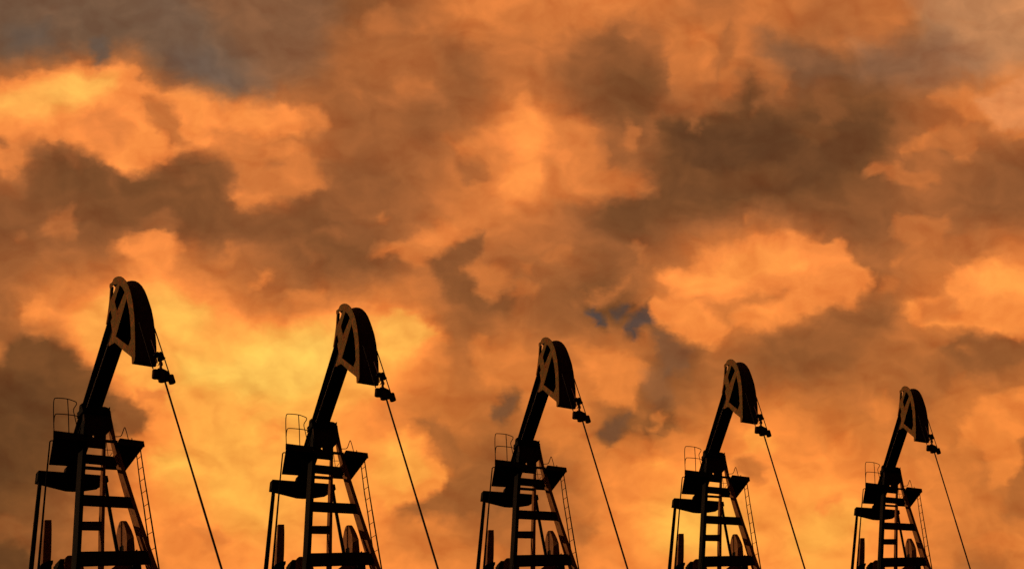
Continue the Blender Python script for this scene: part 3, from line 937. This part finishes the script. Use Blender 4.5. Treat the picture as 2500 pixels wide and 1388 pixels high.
    (3.0, 28, .7, [(1190, 1150), (1260, 1130), (1260, 1230), (1210, 1260)]),
    # -- yellow glow low in the middle right
    (10.9, 44, .8, [(1600, 1290), (1660, 1240), (1740, 1220), (1800, 1260), (1760, 1340), (1650, 1370), (1600, 1340)]),
    (10.2, 34, .8, [(1570, 1130), (1610, 1110), (1640, 1130), (1610, 1160)]),
    (10.4, 28, .7, [(1800, 1060), (1860, 1030), (1900, 1090), (1830, 1110)]),
    (5.2, 24, .8, [(1790, 1130), (1830, 1120), (1880, 1140), (1860, 1180), (1800, 1160)]),
    (10.6, 34, .7, [(1930, 1310), (1980, 1270), (2080, 1240), (2140, 1230), (2100, 1290), (1990, 1350), (1930, 1350)]),
    (6.9, 22, .6, [(1990, 1240), (2050, 1215), (2050, 1240), (2000, 1255)]),
    (4.8, 26, .8, [(1390, 1290), (1440, 1260), (1470, 1290), (1430, 1330), (1390, 1330)]),
    (5.6, 26, .7, [(2330, 900), (2420, 940), (2350, 1050), (2330, 1120), (2300, 1000)]),
    (7.6, 22, .9, [(2340, 1080), (2360, 1020), (2400, 980), (2440, 960), (2530, 940), (2530, 1040), (2480, 1070), (2500, 1110), (2470, 1180), (2430, 1200), (2410, 1130), (2400, 1090)]),
    (4.6, 30, .8, [(2470, 1180), (2530, 1130), (2530, 1260), (2450, 1270)]),
    (7.4, 30, .7, [(2340, 1320), (2420, 1300), (2530, 1300), (2530, 1340), (2440, 1350)]),
    (4.4, 28, .7, [(2350, 1360), (2450, 1370), (2440, 1420), (2330, 1420)]),
    (6.6, 26, .7, [(2120, 1020), (2170, 960), (2190, 1000), (2180, 1040)]),
]
# cooler grey / blue air: colour, softness, opacity, outline
GREYS = [
    ((132, 92, 64), 70, .75, [(330, -80), (840, -80), (820, 60), (760, 200), (640, 235), (480, 200), (380, 120)]),
    ((114, 89, 70), 60, .75, [(-60, -60), (420, -60), (520, 60), (640, 180), (560, 230), (400, 180), (330, 130), (200, 130), (80, 150), (-60, 150)]),
    ((100, 88, 80), 26, .6, [(225, 90), (255, 90), (262, 140), (240, 160), (222, 130)]),
    ((110, 92, 80), 45, .6, [(420, 130), (500, 120), (600, 190), (660, 220), (560, 215), (440, 180)]),
    ((96, 82, 72), 40, .6, [(20, 70), (110, 60), (130, 110), (30, 130)]),
    ((80, 70, 70), 10, .8, [(1425, 752), (1455, 744), (1475, 765), (1480, 800), (1462, 795), (1440, 775)]),
    ((84, 70, 66), 12, .7, [(1498, 750), (1545, 740), (1536, 768), (1512, 786)]),
    ((82, 68, 66), 12, .75, [(1548, 775), (1592, 752), (1594, 795), (1566, 806), (1548, 828), (1526, 812)]),
    ((108, 78, 60), 26, .4, [(1590, 800), (1640, 820), (1690, 850), (1680, 900), (1630, 920), (1600, 870)]),
    ((104, 74, 56), 16, .5, [(1465, 1060), (1500, 1020), (1545, 1008), (1530, 1060), (1490, 1088)]),
    ((120, 84, 60), 30, .35, [(1560, 900), (1640, 900), (1660, 980), (1600, 990)]),
    ((112, 82, 62), 18, .4, [(1200, 1010), (1235, 960), (1265, 960), (1250, 1010), (1215, 1035)]),
    ((182, 140, 104), 60, .55, [(2200, -60), (2560, -60), (2560, 160), (2380, 180), (2260, 100)]),
    ((130, 100, 80), 60, .5, [(2080, 100), (2300, 90), (2420, 170), (2300, 220), (2100, 200)]),
    ((232, 158, 106), 26, .4, [(2370, 235), (2470, 200), (2530, 160), (2530, 330), (2430, 300)]),
    ((110, 82, 62), 40, .5, [(1850, 80), (2000, 110), (2100, 180), (1960, 220), (1870, 140)]),
]
NX, NRAMP, NY = 31, 6, 104
UMIN, UMAX, VMIN, VMAX = -70.0, 2570.0, -70.0, 1458.0
gxs = np.linspace(UMIN, UMAX, NX * NRAMP + 1)
gys = np.linspace(VMIN, VMAX, NY)
GX, GY = np.meshgrid(gxs, gys)


def cubic_weights(n, pos):
    W = np.zeros((len(pos), n))
    for r, p in enumerate(np.clip(pos, 0, n - 1)):
        i = int(min(math.floor(p), n - 2))
        t = p - i
        for k, w in zip((-1, 0, 1, 2), (-.5 * t + t * t - .5 * t ** 3, 1 - 2.5 * t * t + 1.5 * t ** 3, .5 * t + 2 * t * t - 1.5 * t ** 3, -.5 * t * t + .5 * t ** 3)):
            W[r, min(max(i + k, 0), n - 1)] += w
    return W


CG = np.array([[float(v) for v in r.split()] for r in CLOUD.split('\n')])
tone = cubic_weights(12, gys / 126.2) @ CG @ cubic_weights(21, gxs / 125.0).T


def soft_mask(poly, b):
    P = np.array(poly, float)
    Q = np.roll(P, -1, axis=0)
    dmin = np.full(GX.shape, 1e9)
    inside = np.zeros(GX.shape, bool)
    for (x0, y0), (x1, y1) in zip(P, Q):
        ex, ey = x1 - x0, y1 - y0
        t = np.clip(((GX - x0) * ex + (GY - y0) * ey) / (ex * ex + ey * ey + 1e-9), 0, 1)
        dmin = np.minimum(dmin, np.hypot(GX - x0 - t * ex, GY - y0 - t * ey))
        c = ((y0 > GY) != (y1 > GY)) & (GX < ex * (GY - y0) / (ey if abs(ey) > 1e-9 else 1e-9) + x0)
        inside ^= c
    b = b * 0.42 if b <= 30 else b * 0.8
    sdist = np.where(inside, dmin, -dmin)
    t = np.clip((sdist + b) / (2 * b), 0, 1)
    return t * t * (3 - 2 * t)


for tn, b, op, poly in SHAPES:
    mk = soft_mask(poly, b) * op
    tone = tone * (1 - mk) + tn * mk
tone = np.clip(tone, 0, 12)
RGB = np.stack([np.interp(tone, range(13), TONES[:, k]) for k in range(3)], -1)
low = np.clip((GY - 560.0) / 500.0, 0, 1)[..., None]
RGB = RGB * (1 - low * np.array((0.0, 0.005, 0.11)))
for c, b, op, poly in GREYS:
    mk = (soft_mask(poly, b) * op)[..., None]
    RGB = RGB * (1 - mk) + np.array(c, float) * mk
S = np.clip(RGB, 0, 255) / 255.0
LIN = np.where(S <= 0.04045, S / 12.92, ((S + 0.055) / 1.055) ** 2.4)

W = bpy.data.worlds.new('World')
SC.world = W
W.use_nodes = True
nt = W.node_tree
nt.nodes.clear()
LK = nt.links.new


def setin(sock, v):
    if isinstance(v, bpy.types.NodeSocket):
        LK(v, sock)
    else:
        sock.default_value = v


def mth(op, a, b=None, c=None, clamp=False):
    n = nt.nodes.new('ShaderNodeMath')
    n.operation = op
    n.use_clamp = clamp
    for i, v in enumerate((a, b, c)):
        if v is not None:
            setin(n.inputs[i], v)
    return n.outputs[0]


def vmt(op, a, b=None, c=None, scale=None):
    n = nt.nodes.new('ShaderNodeVectorMath')
    n.operation = op
    for i, v in enumerate((a, b, c)):
        if v is not None:
            setin(n.inputs[i], v)
    if scale is not None:
        setin(n.inputs['Scale'], scale)
    return n.outputs['Value'] if op in ('DOT_PRODUCT', 'LENGTH', 'DISTANCE') else n.outputs['Vector']


def noise(vec, scale, detail, rough, lac=2.0, color=False, dist=0.0):
    n = nt.nodes.new('ShaderNodeTexNoise')
    LK(vec, n.inputs['Vector'])
    n.inputs['Scale'].default_value = scale
    n.inputs['Detail'].default_value = detail
    n.inputs['Roughness'].default_value = rough
    n.inputs['Lacunarity'].default_value = lac
    n.inputs['Distortion'].default_value = dist
    return n.outputs['Color' if color else 'Fac']


dirv = nt.nodes.new('ShaderNodeTexCoord').outputs['Generated']
# fixed compass frame of the bright part of the sky (a direction in the world, not the viewer)
SKY_F, SKY_R, SKY_U = FWD, RIGHT, UPV
dz = mth('MAXIMUM', vmt('DOT_PRODUCT', dirv, tuple(SKY_F)), 0.02)
su = mth('DIVIDE', vmt('DOT_PRODUCT', dirv, tuple(SKY_R)), dz)
sv = mth('DIVIDE', vmt('DOT_PRODUCT', dirv, tuple(SKY_U)), dz)
ux = mth('MULTIPLY_ADD', su, FPX, 1250.0)
vy = mth('MULTIPLY_ADD', sv, -FPX, 694.0)
cmb = nt.nodes.new('ShaderNodeCombineXYZ')
LK(ux, cmb.inputs[0])
LK(mth('MULTIPLY', vy, 1.25), cmb.inputs[1])
P0 = cmb.outputs[0]
# feathering: two scales of turbulence push the cloud outlines about
w1 = vmt('SUBTRACT', noise(P0, 1 / 170.0, 1.5, 0.5, color=True), (0.5, 0.5, 0.5))
w2 = vmt('SUBTRACT', noise(P0, 1 / 64.0, 3.5, 0.5, color=True), (0.5, 0.5, 0.5))
w3 = vmt('SUBTRACT', noise(P0, 1 / 26.0, 2.0, 0.5, color=True), (0.5, 0.5, 0.5))
wv = vmt('ADD', vmt('ADD', vmt('SCALE', w1, scale=40.0), vmt('SCALE', w2, scale=46.0)), vmt('SCALE', w3, scale=20.0))
sep = nt.nodes.new('ShaderNodeSeparateXYZ')
LK(wv, sep.inputs[0])
uxw = mth('ADD', ux, sep.outputs[0])
vyw = mth('ADD', vy, sep.outputs[1])
un = mth('MULTIPLY_ADD', uxw, 1.0 / (UMAX - UMIN), -UMIN / (UMAX - UMIN), clamp=True)
vn = mth('MULTIPLY_ADD', vyw, (NY - 1) / (VMAX - VMIN), -VMIN * (NY - 1) / (VMAX - VMIN))
vn = mth('MINIMUM', mth('MAXIMUM', vn, 0.0), NY - 1.0)
ul = [mth('MULTIPLY_ADD', un, float(NRAMP), -float(k), clamp=True) for k in range(NRAMP)]
sel = [mth('GREATER_THAN', un, (k + 1) / NRAMP) for k in range(NRAMP - 1)]
def row_group():
    """one latitude band of the cloud map: three 32-stop ramps side by side"""
    ng = bpy.data.node_groups.new('cloud_band', 'ShaderNodeTree')
    for k in range(NRAMP):
        ng.interface.new_socket('u%d' % k, in_out='INPUT', socket_type='NodeSocketFloat')
    for k in range(NRAMP - 1):
        ng.interface.new_socket('s%d' % k, in_out='INPUT', socket_type='NodeSocketFloat')
    ng.interface.new_socket('Color', in_out='OUTPUT', socket_type='NodeSocketColor')
    gi = ng.nodes.new('NodeGroupInput')
    cur = None
    for k in range(NRAMP):
        rp = ng.nodes.new('ShaderNodeValToRGB')
        rp.name = 'ramp%d' % k
        cr = rp.color_ramp
        while len(cr.elements) < NX + 1:
            cr.elements.new(0.5)
        for i in range(NX + 1):
            cr.elements[i].position = i / NX
        ng.links.new(gi.outputs[k], rp.inputs[0])
        if cur is None:
            cur = rp.outputs[0]
        else:
            mx = ng.nodes.new('ShaderNodeMix')
            mx.data_type = 'RGBA'
            ng.links.new(gi.outputs[NRAMP + k - 1], mx.inputs[0])
            ng.links.new(cur, mx.inputs[6])
            ng.links.new(rp.outputs[0], mx.inputs[7])
            cur = mx.outputs[2]
    go = ng.nodes.new('NodeGroupOutput')
    ng.links.new(cur, go.inputs[0])
    return ng


band0 = row_group()
bands = [band0] + [band0.copy() for _ in range(NY - 1)]
for j, ng in enumerate(bands):
    for k in range(NRAMP):
        el = ng.nodes['ramp%d' % k].color_ramp.elements
        for i in range(NX + 1):
            el[i].color = (*LIN[j, k * NX + i], 1)
acc = None
for j in range(NY):
    gn = nt.nodes.new('ShaderNodeGroup')
    gn.node_tree = bands[j]
    for k in range(NRAMP):
        LK(ul[k], gn.inputs[k])
    for k in range(NRAMP - 1):
        LK(sel[k], gn.inputs[NRAMP + k])
    if acc is None:
        acc = gn.outputs[0]
    else:
        wt = mth('SUBTRACT', vn, float(j - 1), clamp=True)
        mx = nt.nodes.new('ShaderNodeMix')
        mx.data_type = 'RGBA'
        LK(wt, mx.inputs[0])
        LK(acc, mx.inputs[6])
        LK(gn.outputs[0], mx.inputs[7])
        acc = mx.outputs[2]
patch = acc
# fine billow inside the clouds
pw = vmt('ADD', vmt('ADD', P0, vmt('SCALE', w1, scale=110.0)), vmt('SCALE', w2, scale=46.0))
b1 = noise(pw, 1 / 145.0, 4.0, 0.47)
b2 = noise(vmt('ADD', pw, (-17.0, 27.0, 0.0)), 1 / 145.0, 4.0, 0.47)
b3 = noise(vmt('ADD', vmt('MULTIPLY', pw, (1.0, 1.5, 1.0)), (400.0, 900.0, 50.0)), 1 / 42.0, 3.0, 0.5)
relief = mth('MULTIPLY', mth('SUBTRACT', b2, b1), 1.35)
bil = mth('ADD', mth('ADD', mth('MULTIPLY_ADD', mth('SUBTRACT', b1, 0.5), 0.45, 1.0), relief), mth('MULTIPLY', mth('SUBTRACT', b3, 0.5), 0.11))
bil = mth('MINIMUM', mth('MAXIMUM', bil, 0.5), 1.5)
# thin parts lose green and blue faster than red, as the cloud tones themselves do
sc = nt.nodes.new('ShaderNodeCombineXYZ')
lo, hi = mth('MINIMUM', bil, 1.0), mth('MAXIMUM', bil, 1.0)
for i, ex in enumerate((0.65, 1.15, 1.35)):
    LK(mth('MULTIPLY', mth('POWER', lo, ex), mth('POWER', hi, (1.1, 1.0, 0.9)[i])), sc.inputs[i])
patch = vmt('MULTIPLY', patch, sc.outputs[0])
# the rest of the dome: the same kind of dusk cloud, dimmer away from the sunset
n3 = noise(dirv, 13.0, 6.0, 0.55, dist=0.4)
rp = nt.nodes.new('ShaderNodeValToRGB')
cr = rp.color_ramp
cr.elements[0].position = 0.36
cr.elements[0].color = (0.06, 0.028, 0.011, 1)
cr.elements[1].position = 0.66
cr.elements[1].color = (0.75, 0.23, 0.055, 1)
e = cr.elements.new(0.5)
e.color = (0.26, 0.10, 0.03, 1)
LK(n3, rp.inputs[0])
face = mth('MULTIPLY_ADD', vmt('DOT_PRODUCT', dirv, (-0.35, 0.93, 0.1)), 0.5, 0.5, clamp=True)
dim = mth('MULTIPLY_ADD', mth('POWER', face, 3.5), 0.95, 0.15)
rest = vmt('SCALE', rp.outputs[0], scale=dim)
mu = mth('MULTIPLY', mth('SUBTRACT', 1800.0, mth('ABSOLUTE', mth('SUBTRACT', ux, 1250.0))), 1 / 450.0, clamp=True)
mv = mth('MULTIPLY', mth('SUBTRACT', 1000.0, mth('ABSOLUTE', mth('SUBTRACT', vy, 694.0))), 1 / 200.0, clamp=True)
msk = mth('MULTIPLY', mth('MULTIPLY', mu, mv), mth('GREATER_THAN', vmt('DOT_PRODUCT', dirv, tuple(SKY_F)), 0.3))
mx = nt.nodes.new('ShaderNodeMix')
mx.data_type = 'RGBA'
LK(msk, mx.inputs[0])
LK(rest, mx.inputs[6])
LK(patch, mx.inputs[7])
bgc = nt.nodes.new('ShaderNodeBackground')
LK(mx.outputs[2], bgc.inputs['Color'])
st = nt.nodes.new('ShaderNodeTexSky')
st.sky_type = 'NISHITA'
st.sun_disc = False
st.sun_elevation = sun_el
st.sun_rotation = sun_az
bgs = nt.nodes.new('ShaderNodeBackground')
LK(st.outputs[0], bgs.inputs['Color'])
bgs.inputs['Strength'].default_value = 0.05
# the cloud deck hides nearly all of the clear sky behind it
ms = nt.nodes.new('ShaderNodeMixShader')
ms.inputs[0].default_value = 0.99
LK(bgs.outputs[0], ms.inputs[1])
LK(bgc.outputs[0], ms.inputs[2])
out = nt.nodes.new('ShaderNodeOutputWorld')
LK(ms.outputs[0], out.inputs['Surface'])
W.cycles.sampling_method = 'MANUAL'
W.cycles.sample_map_resolution = 1024
